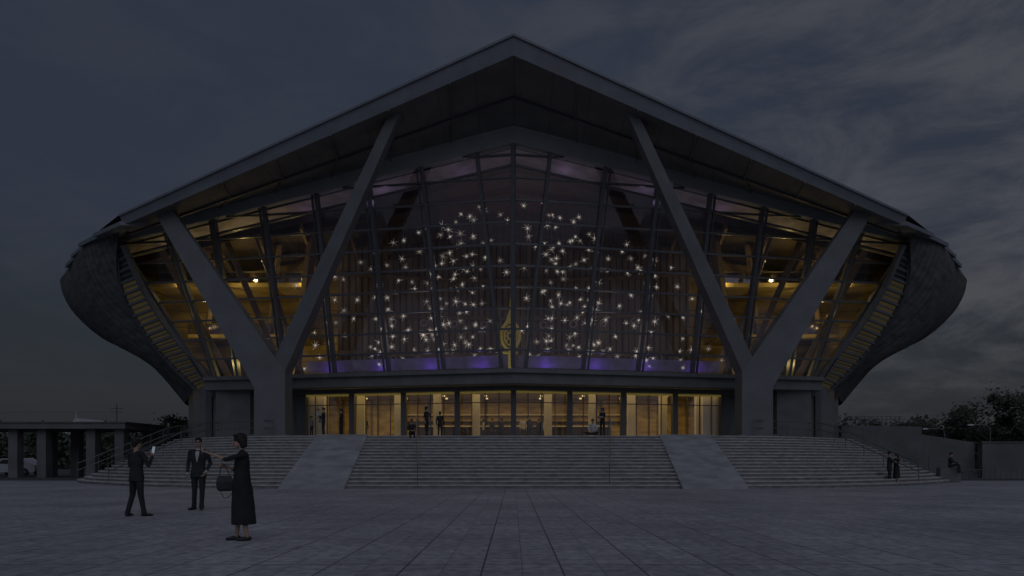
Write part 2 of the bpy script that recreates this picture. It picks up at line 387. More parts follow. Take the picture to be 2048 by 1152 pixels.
for s_ in (-1,1):
    Pb=[V(s_*13.0,51.0,6.7),V(s_*16,52,6.7),V(s_*19,52.4,6.7),V(s_*21.5,52,6.7),V(s_*23.2,51,6.7)]
    Pt=[V(s_*13.0,51.0,17.2),V(s_*17,52,17),V(s_*22,52.4,16.4),V(s_*26.5,51.2,15.8),V(s_*29.5,49.6,15.4)]
    it.grid([[a.lerp(b,t) for a,b in zip(Pb,Pt)] for t in (0,.33,.66,1)],'goldwall')
    for z,y0,xe in ((10.0,48.6,23.2),(13.4,47.6,25.5)):
        a,b=sorted([s_*14.5,s_*xe]); it.box(a,b,y0,52,z,z+.3,'goldwall')
        it.box(a,b,y0-.02,y0+.04,z+.3,z+1.0,'glass')
        it.beam((a,y0,z+1.05),(b,y0,z+1.05),.05,.06,'steel')
    for (x0,z0,x1,z1,y,w) in ((15.4,6.7,13.6,17.2,47.8,.5),(15.6,6.7,19.2,15.9,47.0,.4),(19.4,6.9,23.4,15.2,46.7,.4),(17.5,10,16.4,16.4,49,.3),(22,10.3,20.8,15.6,49,.3),(18.2,6.8,21.2,16,48.2,.25),(14.2,6.8,17.2,16.5,46.4,.22)):
        it.beam((s_*x0,y,z0),(s_*x1,y-1.2,z1),w,w,'floorin')
    for x in (11,14,17,20,23):
        it.beam((s_*x,43.5+.1*x,19.0-.163*x),(s_*(x+.6),51.5,18.4-.2*x),.18,.4,'floorin')
    for x,z in ((13.2,15.7),(17.4,15.2),(17.0,8.2),(19.8,11.6),(14.9,11.5)):
        for dx in (-.2,.15):
            it.tube((s_*(x+dx),47.6,z),(s_*(x+dx),47.7,z+.06),.045,.035,'lampw')
    # frosted balustrade of the upper foyer, washed by violet lamps
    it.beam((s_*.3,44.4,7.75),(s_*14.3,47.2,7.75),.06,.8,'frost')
    q=[[V(s_*x,39.85+.19*x,19.5-.163*x) for x in (0,8,16,26)],[V(s_*x,41.7+.19*x,19.4-.163*x) for x in (0,8,16,26)]]
    it.grid(q,'lilac_tint')  # strip added behind the top row of panes for their lilac reflection
    q=[[V(s_*x,41.7+.19*x,19.4-.163*x) for x in (0,8,16,26)],[V(s_*x,41.75+.19*x,18.95-.163*x) for x in (0,8,16,26)]]
    it.grid(q,'dark')
    q=[[V(s_*x,41.75+.19*x,19.45-.163*x) for x in (0,8,16,26)],[V(s_*x,59,18.6-.16*x) for x in (0,8,16,26)]]
    it.grid(q,'ceil')
for y,z in ((45,18.9),(48.5,18.4),(51,17.9)):
    for s_ in (-1,1): it.beam((0,y,z+.2),(s_*17,y+1.0,z-2.5),.25,.4,'ceil')
for zc,n_,w in ((11.35,9,2.2),(8.6,13,1.75)):
    for i in range(-(n_//2),n_//2+1):
        if i==0: continue
        c=V(i*w,50.6-.012*(i*w)**2,zc+.02*abs(i))
        for k in range(12):
            a=2*math.pi*k/12; b=2*math.pi*(k+1)/12
            it.tube(c+V(math.cos(a)*.24,0,math.sin(a)*.24),c+V(math.cos(b)*.24,0,math.sin(b)*.24),.05,.05,'lilac_tint',5)
it.box(-20,20,53,53.2,2.68,6.0,'foyerwall')
it.box(-7,7,49.5,50.3,2.68,3.75,'dark'); it.box(-7.1,7.1,49.4,50.4,3.75,3.84,'cream')
it.box(-9,9,52.7,52.9,4.2,4.35,'dark'); it.box(-9,9,52.6,52.9,4.8,4.9,'cream')
for x in (-13.2,-10.6,-8.0,-5.3,-2.6,2.4,5.5,8.2,10.4,12.9):
    it.box(x-.26,x+.26,47.3,47.7,2.68,6.0,'cream')
for s_ in (-1,1):
    a,b=sorted([s_*12.9,s_*14.5]); it.box(a,b,46.5,46.7,2.68,6.0,'cream')
    for x in (2,5,8,11): 
        for y in (46,49,51): it.tube((s_*x,y,5.9),(s_*x,y,5.99),.09,.09,'lampw')
it.obj('interior_halls',hall)
# emblem stand-in
em=MB()
def ring(c,rx,rz,r,k,n=28):
    for i in range(n):
        a=2*math.pi*i/n; b=2*math.pi*(i+1)/n
        em.tube(c+V(math.cos(a)*rx,0,math.sin(a)*rz),c+V(math.cos(b)*rx,0,math.sin(b)*rz),r,r,k,6)
c=V(-.2,41.9,8.95)
ring(c,.56,.84,.10,'gold'); ring(c,.36,.58,.06,'gold'); ring(c+V(0,0,0),.17,.2,.06,'gold',14)
for i in range(8):
    a=math.pi*i/4; em.tube(c+V(math.cos(a)*.2,0,math.sin(a)*.24),c+V(math.cos(a)*.34,0,math.sin(a)*.56),.04,.04,'gold',5)
em.tube(c+V(0,0,.8),c+V(0,0,1.15),.32,.2,'gold',12); em.tube(c+V(0,0,1.15),c+V(0,0,1.5),.2,.09,'gold',12); em.tube(c+V(0,0,1.5),c+V(0,0,2.3),.07,.01,'gold',8)
em.tube(c+V(0,0,-.85),c+V(0,0,-2.1),.14,.14,'gold',10); em.beam(c+V(-.45,0,-1.05),c+V(.45,0,-1.05),.06,.16,'gold')
em.obj('emblem',hall)
# star pendants
sp=MB(); rs=random.Random(5)
def star(c):
    a0=rs.uniform(0,3.14); n_=rs.choice((3,4,4)); sc=rs.uniform(.75,1.2); k=rs.choice(('star','star','star_dim'))
    for j in range(n_):
        a=a0+math.pi*j/n_+rs.uniform(-.12,.12); d=Vector((math.cos(a),rs.uniform(-.3,.3),math.sin(a))).normalized()
        sp.tube(c,c+d*rs.uniform(.16,.34)*sc,.021,.004,k,4); sp.tube(c,c-d*rs.uniform(.16,.34)*sc,.021,.004,k,4)
    r_=.042 if k=='star' else .03
    sp.tube(c-V(0,0,r_),c+V(0,0,r_),r_,r_,'starcore' if k=='star' else 'star',6)
    sp.tube(c,V(c.x,c.y,18.9-.163*abs(c.x)),.006,.006,'string',3)
def topz(x): return 18.5-max(0,abs(x)-2.2)*.42
pts=[]
for n_,x0,x1 in ((30,.4,2.1),(160,2.1,5.9),(74,5.9,9.6),(50,9.6,15.4)):
    for i in range(n_):
        best=None
        for _ in range(3):
            sgn=-1 if i%2 else 1; x=rs.uniform(x0,x1)*sgn; z=7.6+(topz(x)-7.6)*rs.random()**1.12
            dm=min([math.hypot(x-a,z-b) for a,b in pts] or [9])
            if best is None or dm>best[0]: best=(dm,x,z)
        pts.append(best[1:]); star(V(best[1],rs.uniform(44.7+.1*abs(x),47.5),best[2]))
sp.obj('star_pendant_lights',hall)
st2=MB()
for i in range(150):
    x=rs.uniform(-9,9); y=rs.uniform(45.5,50); st2.tube((x,y,rs.uniform(7,11)),(x,y,18.2-.163*abs(x)),.006,.006,'string',3)
st2.obj('pendant_strings',hall)
# ---------------------------------------------------------------- lamps inside
def light(name,kind,loc,energy,col,size=.3,rot=(0,0,0),sy=None,parent=hall):
    d=bpy.data.lights.new(name,kind); d.energy=energy; d.color=col
    if kind=='AREA':
        d.size=size
        if sy: d.shape='RECTANGLE'; d.size_y=sy
    else: d.shadow_soft_size=size
    o=bpy.data.objects.new(name,d); o.location=loc; o.rotation_euler=rot; scene.collection.objects.link(o); o.parent=parent; return o
WARM=(1,.76,.34)
for x in (-9.5,0,9.5): light('foyer_ceiling_light','AREA',(x,48.5,5.9),115,WARM,9,sy=6)
for s_ in (-1,1):
    for x,y,z,e in ((17.5,46.9,8.0,95),(21.0,46.6,11.6,88),(14.6,47.3,13.8,46),(18.4,46.5,14.2,50),(23.3,47.6,13.6,34)):
        light('hall_downlight','POINT',(s_*x,y,z),e*(1.0 if s_<0 else .82),(1,.74,.24),.12)
    for x in (2.2,5.6,9,12.6): light('violet_uplight','POINT',(s_*x,43.75+.2*x,7.5),5.0,(.22,.08,1),.08)
    for x in (3,8,13): light('added_violet_light','POINT',(s_*x,40.9+.19*x,18.7-.163*x),2.6,(.74,.52,1),.15)  # added lamps that turn the pale ceiling strip lilac
for x in (-6,0,6): light('star_fill_light','POINT',(x,46.5,9.8),38,(1,.80,.68),1.2)
# ---------------------------------------------------------------- trees
def tree(name,x,y,h,seed,spread=.5,leaves=2600,z0=0):
    rr=random.Random(seed); m=MB(); e=empty(name,(0,0,0))
    base=V(x,y,z0); top=base+V(rr.uniform(-.3,.3),0,h*.5)
    m.tube(base,top,h*.035,h*.02,'bark',8); clumps=[]
    for i in range(9):
        a=rr.uniform(0,6.28); R=h*spread*rr.uniform(.35,1); s0=base.lerp(top,rr.uniform(.55,1))
        t=s0+V(math.cos(a)*R,math.sin(a)*R,h*rr.uniform(.12,.45)); mid_=s0.lerp(t,.5)+V(0,0,-h*.03)
        m.tube(s0,mid_,h*.014,h*.009,'bark',5); m.tube(mid_,t,h*.009,h*.004,'bark',5); clumps.append((t,h*rr.uniform(.10,.2)))
        for _ in range(2):
            t2=t+V(rr.uniform(-1,1),rr.uniform(-1,1),rr.uniform(-.2,.8))*h*.14; m.tube(t,t2,h*.004,h*.002,'bark',4); clumps.append((t2,h*rr.uniform(.06,.13)))
    m.obj('trunk_and_limbs',e)
    lf=MB()
    for i in range(leaves):
        c,r=rr.choice(clumps); d=Vector((rr.gauss(0,1),rr.gauss(0,1),rr.gauss(0,.7)))*r*.62
        p=c+d; q=Vector((rr.gauss(0,1),rr.gauss(0,1),rr.gauss(0,1))).normalized(); w=q.orthogonal().normalized(); s_=h*rr.uniform(.009,.02)
        q*=s_*1.6; w*=s_
        lf.add([p-q,p+w,p+q,p-w],[(0,1,2,3)],'leaf')
    lf.obj('foliage',e)
def mass(name,x0,x1,y,h,n,seed,z0=0):
    rr=random.Random(seed); m=MB()
    for i in range(n):
        cx=x0+(x1-x0)*(i+rr.random())/n; r=h*rr.uniform(.25,.5); cz=h-r*rr.uniform(.8,1.3); cy=y+rr.uniform(-4,4)
        m.tube((cx,cy,z0),(cx,cy,z0+cz),h*.03,h*.02,'bark',5)
        for k in range(420):
            d=Vector((rr.gauss(0,1),rr.gauss(0,1),rr.gauss(0,1))).normalized()*r*rr.uniform(.5,1.08); d.x*=1.2
            if k%3==0: d=Vector((rr.uniform(-1,1)*r*1.3,rr.uniform(-1,1)*r,-rr.random()*cz*.8))
            p=V(cx,cy,z0+cz)+d; q=Vector((rr.gauss(0,1),rr.gauss(0,1),rr.gauss(0,1))).normalized(); w=q.orthogonal().normalized(); s_=h*rr.uniform(.025,.06)
            m.add([p-q*s_,p+w*s_,p+q*s_,p-w*s_],[(0,1,2,3)],'leaf')
    m.obj(name)
mass('distant_trees',-110,-52,125,8.2,20,1); mass('distant_trees',-62,-40,95,6.2,10,5)
mass('distant_trees',52,110,115,8.5,18,2); mass('distant_trees',34,60,78,5.0,12,9)
tree('broadleaf_tree',46.5,66,7.6,11,.5,4200); tree('broadleaf_tree',42.5,70,6.2,12,.5,3600); tree('broadleaf_tree',52,64,8.6,15,.5,4200); tree('broadleaf_tree',39.5,74,5.4,17,.45,2600)
tree('broadleaf_tree',-36,72,5.8,21,.4,2600); tree('broadleaf_tree',-33.5,70,5.6,22,.4,2400)
# ---------------------------------------------------------------- right side walls, fence, lamps
w=MB()
w.hexa([(24.5,51,0),(30.5,51,0),(30.5,51.5,0),(24.5,51.5,0)],[(24.5,51,3.95),(30.5,51,3.85),(30.5,51.5,3.85),(24.5,51.5,3.95)],'wall')
w.hexa([(30.5,51.1,0),(33.8,50,0),(33.8,50.5,0),(30.5,51.6,0)],[(30.5,51.1,3.3),(33.8,50,2.62),(33.8,50.5,2.62),(30.5,51.6,3.3)],'wall')
w.box(33.8,60,49.2,49.7,0,2.6,'wall'); w.box(33.7,60,49.12,49.8,2.6,2.68,'wall')
w.obj('boundary_wall')
w=MB()
for i in range(13): w.tube((25+i*.33,51.2,3.9),(25+i*.33,51.2,4.65),.02,.02,'frame',5)
for z in (4.15,4.4,4.6): w.tube((24.8,51.2,z),(29.2,51.2,z),.02,.02,'frame',5)
w.obj('roof_railing')
w=MB()
for i in range(60): w.tube((28+i*.35,44.6,0),(28+i*.35,44.6,.75),.018,.018,'frame',5)
for z in (.12,.7): w.tube((28,44.6,z),(49,44.6,z),.02,.02,'frame',5)
w.obj('low_fence')
def street_lamp(x,y,h,arm):
    e=empty('street_lamp'); m=MB(); m.tube((x,y,0),(x,y,h-.6),.07,.05,'steel',8)
    P=catmull([(x,y,h-.6),(x-.15*arm,y,h-.15),(x-.7*arm,y,h),(x-1.5*arm,y,h-.02)],4)
    for a,b in zip(P,P[1:]): m.tube(a,b,.05,.04,'steel',6)
    m.obj('pole',e); k=MB(); p=P[-1]; k.hexa([p+V(-.5*arm,-.12,-.06),p+V(0,-.12,-.06),p+V(0,.12,-.06),p+V(-.5*arm,.12,-.06)],[p+V(-.45*arm,-.08,.06),p+V(0,-.08,.06),p+V(0,.08,.06),p+V(-.45*arm,.08,.06)],'white'); k.obj('lamp_head',e)
street_lamp(37.9,60,4.15,1); street_lamp(41.9,60,4.5,1)
# ---------------------------------------------------------------- left side: pergola, pavilion, pole, car
pg=empty('covered_walkway'); m=MB()
m.box(-46,-29.6,52,58,3.75,4.2,'wall'); m.box(-46,-29.4,51.9,58.1,4.2,4.28,'wall')
for x in (-44,-38.6,-36.4,-32.6,-30.4):
    m.box(x-.35,x+.35,52.6,53.3,0,3.75,'wall'); m.box(x-.35,x+.35,56.6,57.3,0,3.75,'wall')
m.obj('roof_and_posts',pg)
pv=empty('temple_pavilion'); m=MB(); cx=-83
for (w_,h0,h1,y) in ((5.5,5.0,8.2,130),(3.0,6.0,9.6,129.5)):
    m.hexa([(cx-w_,y,h0),(cx+w_,y,h0),(cx+w_,y+10,h0),(cx-w_,y+10,h0)],[(cx-.08,y,h1),(cx+.08,y,h1),(cx+.08,y+10,h1),(cx-.08,y+10,h1)],'white')
m.tube((cx,129.5,9.5),(cx,129.5,11.2),.12,.02,'white',6); m.box(cx-5,cx+5,131,139,0,5.0,'wall')
m.hexa([(cx+2,132,4.5),(cx+16,132,4.5),(cx+16,138,4.5),(cx+2,138,4.5)],[(cx+2,134.5,7),(cx+15,134.5,7),(cx+15,135.5,7),(cx+2,135.5,7)],'roof')
m.obj('gabled_roofs',pv)
up=empty('utility_pole'); m=MB(); m.tube((-46.5,80,0),(-46.5,80,8.0),.07,.05,'bark',8); m.beam((-47.2,80,7.5),(-45.8,80,7.5),.06,.06,'bark'); m.beam((-47.0,80,7.1),(-46,80,7.1),.06,.06,'bark')
m.obj('pole_and_crossarms',up)
m=MB()
for i in range(12):
    a=-130+i*7; m.tube((a,80,7.0+.1*((i-6)/6)**2),(a+7,80,7.0+.1*((i-5)/6)**2),.015,.015,'frame',3)
m.obj('power_line')
def car(name,x,y,k):
    e=empty(name); m=MB()
    prof=[(-2.1,.35),(-2.15,.7),(-2.0,.95),(-1.3,1.05),(-.75,1.48),(.9,1.52),(1.6,1.08),(2.1,.98),(2.2,.6),(2.15,.35)]
    vs=[(x+a,y-.85,z) for a,z in prof]+[(x+a,y+.85,z) for a,z in prof]; n=len(prof)
    m.add(vs,[tuple(range(n)),tuple(range(2*n-1,n-1,-1))]+[(i,(i+1)%n,n+(i+1)%n,n+i) for i in range(n)],k); o=m.obj('body',e)
    b=o.modifiers.new('b','BEVEL'); b.width=.06; b.segments=2
    m=MB()
    for q in ([(-1.15,1.05),(-.7,1.42),(-.05,1.44),(-.05,1.05)],[(.05,1.05),(.05,1.44),(.85,1.44),(1.4,1.07)]):
        m.add([(x+a,y-.862,z) for a,z in q],[(0,1,2,3)],'carwin')
    m.obj('side_windows',e); m=MB()
    for a in (-1.35,1.35):
        for yy in (y-.88,y+.7): m.tube((x+a,yy,.33),(x+a,yy+.18,.33),.33,.33,'tyre',16); m.tube((x+a,yy-.01,.33),(x+a,yy,.33),.18,.18,'steel',12)
    m.obj('wheels',e); m=MB(); m.box(x-2.17,x-2.1,y-.8,y-.5,.72,.9,'red'); m.box(x+2.12,x+2.2,y-.8,y-.5,.68,.85,'white'); m.obj('lights',e)
car('parked_car',-45.5,62.5,'white'); car('parked_car',-52,66,'greyc')
# ---------------------------------------------------------------- people
BIAS=dict(hair=.006,dress=.014,suit=.004,shirt=.009,greyc=.004,eye=.004,lip=.004)
def ring_mesh(rings):
    vs=[p for r in rings for p in r]; n=len(rings[0]); fs=[]
    for i in range(len(rings)-1):
        for j in range(n): fs.append((i*n+j,i*n+(j+1)%n,(i+1)*n+(j+1)%n,(i+1)*n+j))
    fs.append(tuple(range(n-1,-1,-1))); fs.append(tuple(range((len(rings)-1)*n,len(rings)*n))); return vs,fs
class Body:
    def __init__(s): s.P=[]
    def cone(s,a,b,ra,rb,k,n=12):
        a=Vector(a); b=Vector(b); d=b-a; L=d.length; d.normalize(); up=V(0,0,1) if abs(d.z)<.9 else V(0,1,0)
        r=d.cross(up).normalized(); u=r.cross(d); prof=[(-ra*.97,ra*.25),(-ra*.75,ra*.66),(-ra*.4,ra*.92)]
        ns=max(2,int(L/.03)); prof+=[(L*i/ns,ra+(rb-ra)*i/ns) for i in range(ns+1)]
        prof+=[(L+rb*.4,rb*.92),(L+rb*.75,rb*.66),(L+rb*.97,rb*.25)]
        rings=[[a+d*t+(r*math.cos(2*math.pi*i/n)+u*math.sin(2*math.pi*i/n))*q for i in range(n)] for t,q in prof]
        s.P.append((*ring_mesh(rings),k))
    def ell(s,c,rad,k,R=None,n=16):
        c=Vector(c); rings=[]
        for i in range(1,12):
            t=math.pi*i/12; ring=[]
            for j in range(n):
                p=math.pi*2*j/n; v=V(rad[0]*math.sin(t)*math.cos(p),rad[1]*math.sin(t)*math.sin(p),-rad[2]*math.cos(t))
                ring.append(c+(R@v if R else v))
            rings.append(ring)
        s.P.append((*ring_mesh(rings),k))
    def loft(s,secs,k,n=24,sq=1.0):
        out=[]
        for a,b in zip(secs,secs[1:]):
            L=(Vector(b[0])-Vector(a[0])).length; ns=max(1,int(L/.035))
            for i in range(ns):
                t=i/ns; tt=t*t*(3-2*t); out.append((Vector(a[0]).lerp(Vector(b[0]),t),a[1]+(b[1]-a[1])*tt,a[2]+(b[2]-a[2])*tt))
        out.append((Vector(secs[-1][0]),secs[-1][1],secs[-1][2]))
        rings=[[c+V(rx*math.cos(2*math.pi*i/n),ry*math.sin(2*math.pi*i/n),0) for i in range(n)] for c,rx,ry in out]
        s.P.append((*ring_mesh(rings),k))
    def hand(s,wr,d,pn,thumb,curl=.5,k='skin'):
        wr=Vector(wr); d=Vector(d).normalized(); pn=Vector(pn); pn=(pn-d*pn.dot(d)).normalized(); l=d.cross(pn).normalized()
        if l.dot(Vector(thumb))<0: l=-l
        lens=(.036,.040,.037,.028)
        for i in range(4):
            kn=wr+d*(.088-.004*abs(i-1))+l*(.031-.021*i); s.cone(wr+l*(.012-.008*i),kn,.014,.0115,k,8)
            p=kn; ang=curl*.6
            for j in range(3):
                q=p+(d*math.cos(ang)+pn*math.sin(ang))*lens[i]*(1-.18*j); s.cone(p,q,.0098-.0008*j,.009-.0008*j,k,8); p=q; ang+=curl*.8
        a=wr+d*.025+l*.02; b=a+(l*.75+d*.6+pn*.3).normalized()*.042; c=b+(l*.25+d*.9+pn*(.25+curl*.4)).normalized()*.034
        s.cone(a,b,.014,.012,k,8); s.cone(b,c,.0115,.0095,k,8)
    def head(s,c,yaw=0,pitch=0,hair='short',neck=None):
        R=Matrix.Rotation(yaw,3,'Z')@Matrix.Rotation(pitch,3,'X'); c=Vector(c); g_=lambda x,y,z:c+R@V(x,y,z)
        s.ell(g_(0,.012,.02),(.074,.092,.098),'skin',R); s.ell(g_(0,-.028,-.055),(.052,.055,.062),'skin',R)
        s.cone(g_(0,-.083,.0),g_(0,-.104,-.032),.009,.014,'skin',8)
        for sx in (-1,1):
            s.ell(g_(sx*.076,.008,-.012),(.010,.020,.032),'skin',R,8); s.ell(g_(sx*.029,-.078,.004),(.014,.010,.008),'eye',R,8)
            s.cone(g_(sx*.016,-.087,.026),g_(sx*.045,-.077,.026),.0045,.004,'hair',6)
        s.cone(g_(-.020,-.083,-.060),g_(.020,-.083,-.060),.007,.007,'lip',8)
        if hair=='short':
            s.ell(g_(0,.030,.046),(.084,.096,.094),'hair',R); s.ell(g_(0,-.042,.100),(.062,.042,.030),'hair',R); s.ell(g_(0,.07,-.01),(.064,.038,.06),'hair',R)
        else:
            s.ell(g_(0,.030,.038),(.092,.104,.100),'hair',R); s.ell(g_(0,-.055,.085),(.066,.037,.03),'hair',R)
            for sx in (-1,1): s.loft([(g_(sx*.070,.050,-.105),.022,.045),(g_(sx*.084,.045,-.07),.030,.055),(g_(sx*.080,.03,.03),.030,.07)],'hair',12)
            s.loft([(g_(0,.085,-.105),.062,.03),(g_(0,.085,-.06),.086,.045),(g_(0,.06,.05),.085,.06)],'hair',16)
    def build(s,name,loc,yaw,scale,voxel,extra=None):
        e=empty(name,loc); e.rotation_euler=(0,0,yaw); e.scale=(scale,)*3
        vs=[];fs=[];grp={}
        for v,f,k in s.P:
            o=len(vs); vs+=[tuple(p) for p in v]; fs+=[[o+i for i in q] for q in f]
            gv,gf=grp.setdefault(k,([],[])); o=len(gv); gv+=[tuple(p) for p in v]; gf+=[[o+i for i in q] for q in f]
        me=bpy.data.meshes.new('src'); me.from_pydata(vs,[],fs); me.update()
        o=bpy.data.objects.new('src',me); scene.collection.objects.link(o)
        bm=bmesh.new(); bm.from_mesh(me); bmesh.ops.recalc_face_normals(bm,faces=bm.faces); bm.to_mesh(me); bm.free()
        r=o.modifiers.new('r','REMESH'); r.mode='VOXEL'; r.voxel_size=voxel; r.adaptivity=0
        sm=o.modifiers.new('s','SMOOTH'); sm.factor=.5; sm.iterations=2
        dg=bpy.context.evaluated_depsgraph_get(); nm=bpy.data.meshes.new_from_object(o.evaluated_get(dg)); bpy.data.objects.remove(o)
        keys=sorted(grp); trees=[(BVHTree.FromPolygons(grp[k][0],grp[k][1]),BIAS.get(k,0)) for k in keys]; nm.materials.clear()
        for k in keys: nm.materials.append(M[k])
        idx=[]
        for p in nm.polygons:
            best=0;bd=9
            for i,(t,bs) in enumerate(trees):
                h=t.find_nearest(p.center,.08)
                if h[0] is not None and h[3]-bs<bd: bd=h[3]-bs; best=i
            idx.append(best)
        nm.polygons.foreach_set('material_index',idx); nm.polygons.foreach_set('use_smooth',[True]*len(idx)); nm.update()
        b=bpy.data.objects.new('body',nm); scene.collection.objects.link(b); b.parent=e
        if extra:
            for nme,mb in extra: mb.obj(nme,e)
        return e
def person(name,loc,yaw,H,fem=False,J={},top='suit',bot='suit',shoe='shoe',sleeve=None,hair=None,voxel=.011,dress=None,hy=0,hp=0,curl=(.5,.5),shirt=False,extra=None,palm={},bare=False,jacket=False):
    """joint map in metres for a 1.75 m figure facing -Y; l = +X side, r = -X side"""
    D=dict(pelvis=V(0,0,.93),waist=V(0,0,1.08),chest=V(0,0,1.28),neck=V(0,.01,1.47),head=V(0,-.015,1.635))
    sw=.185 if not fem else .16
    for q,sx in (('l',1),('r',-1)):
        D['sh'+q]=V(sx*sw,.01,1.41); D['el'+q]=V(sx*(sw+.055),.03,1.13); D['wr'+q]=V(sx*(sw+.06),-.04,.88)
        D['hip'+q]=V(sx*.088,0,.91); D['kn'+q]=V(sx*.10,-.015,.49); D['an'+q]=V(sx*.11,.02,.085); D['ft'+q]=V(sx*.02,-1,0)
    for k,v in J.items(): D[k]=Vector(v)
    b=Body(); sk='skin'; slv=sleeve or top
    w=1.0 if not fem else .86
    n=D['neck']; c=D['chest']
    b.loft([(D['pelvis']+V(0,0,-.09),.13*w,.095),(D['pelvis'],.165*(1.0 if not fem else .98),.115),(D['waist'],.145*w,.10),(c,.178*w,.118),(D['neck'].lerp(c,.36),.172*w,.10),(n+V(0,0,-.025),.085,.07)],top)
    if jacket: b.loft([(D['pelvis']+V(0,0,-.13),.192,.135),(D['pelvis']+V(0,0,-.02),.182,.13),(D['waist'],.155,.112),(c,.182,.122)],top)
    if bot!=top: b.loft([(D['pelvis']+V(0,0,-.1),.14,.10),(D['pelvis']+V(0,0,.02),.170,.12)],bot)
    b.cone(n+V(0,0,-.03),D['head']+V(0,.015,-.07),.055 if not fem else .046,.052 if not fem else .043,sk)
    b.head(D['head'],hy,hp,hair or ('bob' if fem else 'short'))
    for q,sx in (('l',1),('r',-1)):
        S,E,W=D['sh'+q],D['el'+q],D['wr'+q]; f_=1 if not fem else .8
        b.cone(n.lerp(S,.35)+V(0,0,-.025),S,.06,.062*f_,top)
        b.cone(S,E,.058*f_,.045*f_,top if not bare else sk); d=(W-E).normalized()
        if slv==top and not bare: b.cone(E,W-d*.02,.046*f_,.036*f_,slv); b.cone(W-d*.03,W,.028,.026,sk)
        else: b.cone(E,W,.038*f_,.026*f_,sk)
        if shirt: b.cone(W-d*.012,W-d*.006,.033,.033,'shirt')
        pn=Vector(palm.get(q,(-sx,0,0))); th=Vector(palm.get('t'+q,(0,-1,.1)))
        b.hand(W,d if d.length else V(0,0,-1),pn,th,curl[0] if q=='l' else curl[1])
        Hh,K,A=D['hip'+q],D['kn'+q],D['an'+q]
        leg=bot if not dress else sk
        b.cone(Hh,K,(.094 if not fem else .085) if not dress else .07,.064 if not dress else .052,leg); b.cone(K,A,.062 if not dress else .050,.050 if not dress else .034,leg)
        if not dress: b.cone(A+(K-A).normalized()*.05,A+V(0,0,-.015),.056,.060,leg)
        ft=D['ft'+q].normalized(); fl=V(ft.x,ft.y,ft.z); z_=.86 if fem else 1
        b.cone(A+V(0,0,-.045)-fl*.035,A+V(0,0,-.05)+fl*.09*z_,.036,.036,shoe); b.cone(A+V(0,0,-.05)+fl*.08*z_,A+V(0,0,-.058)+fl*.175*z_,.036,.025,shoe)
    if shirt:
        b.loft([(c+V(0,-.100,-.10),.008,.022),(c+V(0,-.100,.0),.026,.030),(c+V(0,-.090,.08),.042,.032),(n+V(0,-.060,-.045),.050,.034),(n+V(0,-.035,-.0),.048,.05)],'shirt',16)
        for sx in (-1,1): b.cone(n+V(sx*.012,-.098,-.022),n+V(sx*.045,-.094,-.022),.010,.018,'suit',8)
    if dress:
        b.loft([(Vector(a),r1,r2) for a,r1,r2 in dress],top,28)
    return b.build(name,loc,yaw,H/1.75,voxel,extra)
def phone_mb(c,R,sc=1,lit=True):
    m=MB(); hx,hy,hz=.038*sc,.005,.075*sc
    P=[c+R@V(a*hx,b*hy,d*hz) for d in(-1,1) for a,b in((-1,-1),(1,-1),(1,1),(-1,1))]
    m.hexa(P[:4],P[4:],'phone')
    if lit: m.add([c+R@V(a*hx*.9,hy+.002,d*hz*.92) for a,d in((-1,-1),(1,-1),(1,1),(-1,1))],[(0,1,2,3)],'screen')
    return m
def gp(px,py,z=0):
    d=(EYE-z)*F/(py-925); return V((px-1027)/F*d,d,z)
rad=math.radians
wl=gp(484,1081)
bag=MB(); bc=V(-.12,-.25,.98)
for (z0,z1,w0,w1,l0,l1) in ((-.17,-.13,.03,.055,.09,.12),(-.13,-.02,.055,.06,.12,.13),(-.02,.08,.06,.03,.13,.10)):
    bag.hexa([bc+V(-w0,-l0,z0),bc+V(w0,-l0,z0),bc+V(w0,l0,z0),bc+V(-w0,l0,z0)],[bc+V(-w1,-l1,z1),bc+V(w1,-l1,z1),bc+V(w1,l1,z1),bc+V(-w1,l1,z1)],'bag')
bp_=catmull([bc+V(0,-.08,.07),bc+V(0,-.06,.22),bc+V(0,.0,.25),bc+V(0,.08,.07)],4)
for a,b_ in zip(bp_,bp_[1:]): bag.tube(a,b_,.008,.008,'bag',6)
st_=catmull([bc+V(0,.10,.05),V(-.2,-.12,.8),V(-.1,-.26,.70),bc+V(0,-.10,-.02)],5)
for a,b_ in zip(st_,st_[1:]): bag.tube(a,b_,.005,.005,'bag',5)
person('woman_taking_selfie',wl,rad(-62),1.60,True,dict(head=(0,-.045,1.63),ell=(.15,-.26,1.33),wrl=(.06,-.50,1.43),elr=(-.19,-.09,1.16),wrr=(-.13,-.24,1.22),knl=(.09,-.01,.49),knr=(-.09,-.03,.49),anl=(.09,.07,.085),anr=(-.10,-.07,.085)),
  'dress','dress','shoe',sleeve='skin',voxel=.008,
  dress=[((0,.03,.27),.19,.195),((0,.02,.5),.18,.185),((0,.01,.8),.175,.165),((0,0,1.0),.155,.135),((0,0,1.16),.14,.12),((0,0,1.3),.15,.12),((0,0,1.38),.145,.10)],
  hy=rad(14),curl=(1.1,1.3),palm=dict(l=(0,-.2,1),tl=(-.7,0,.6),r=(.6,-.5,-.2),tr=(0,0,1)),
  extra=[('phone',phone_mb(V(.045,-.615,1.50),Matrix.Rotation(rad(8),3,'X'),1.1)),('handbag',bag)])
ml=gp(273,1033)
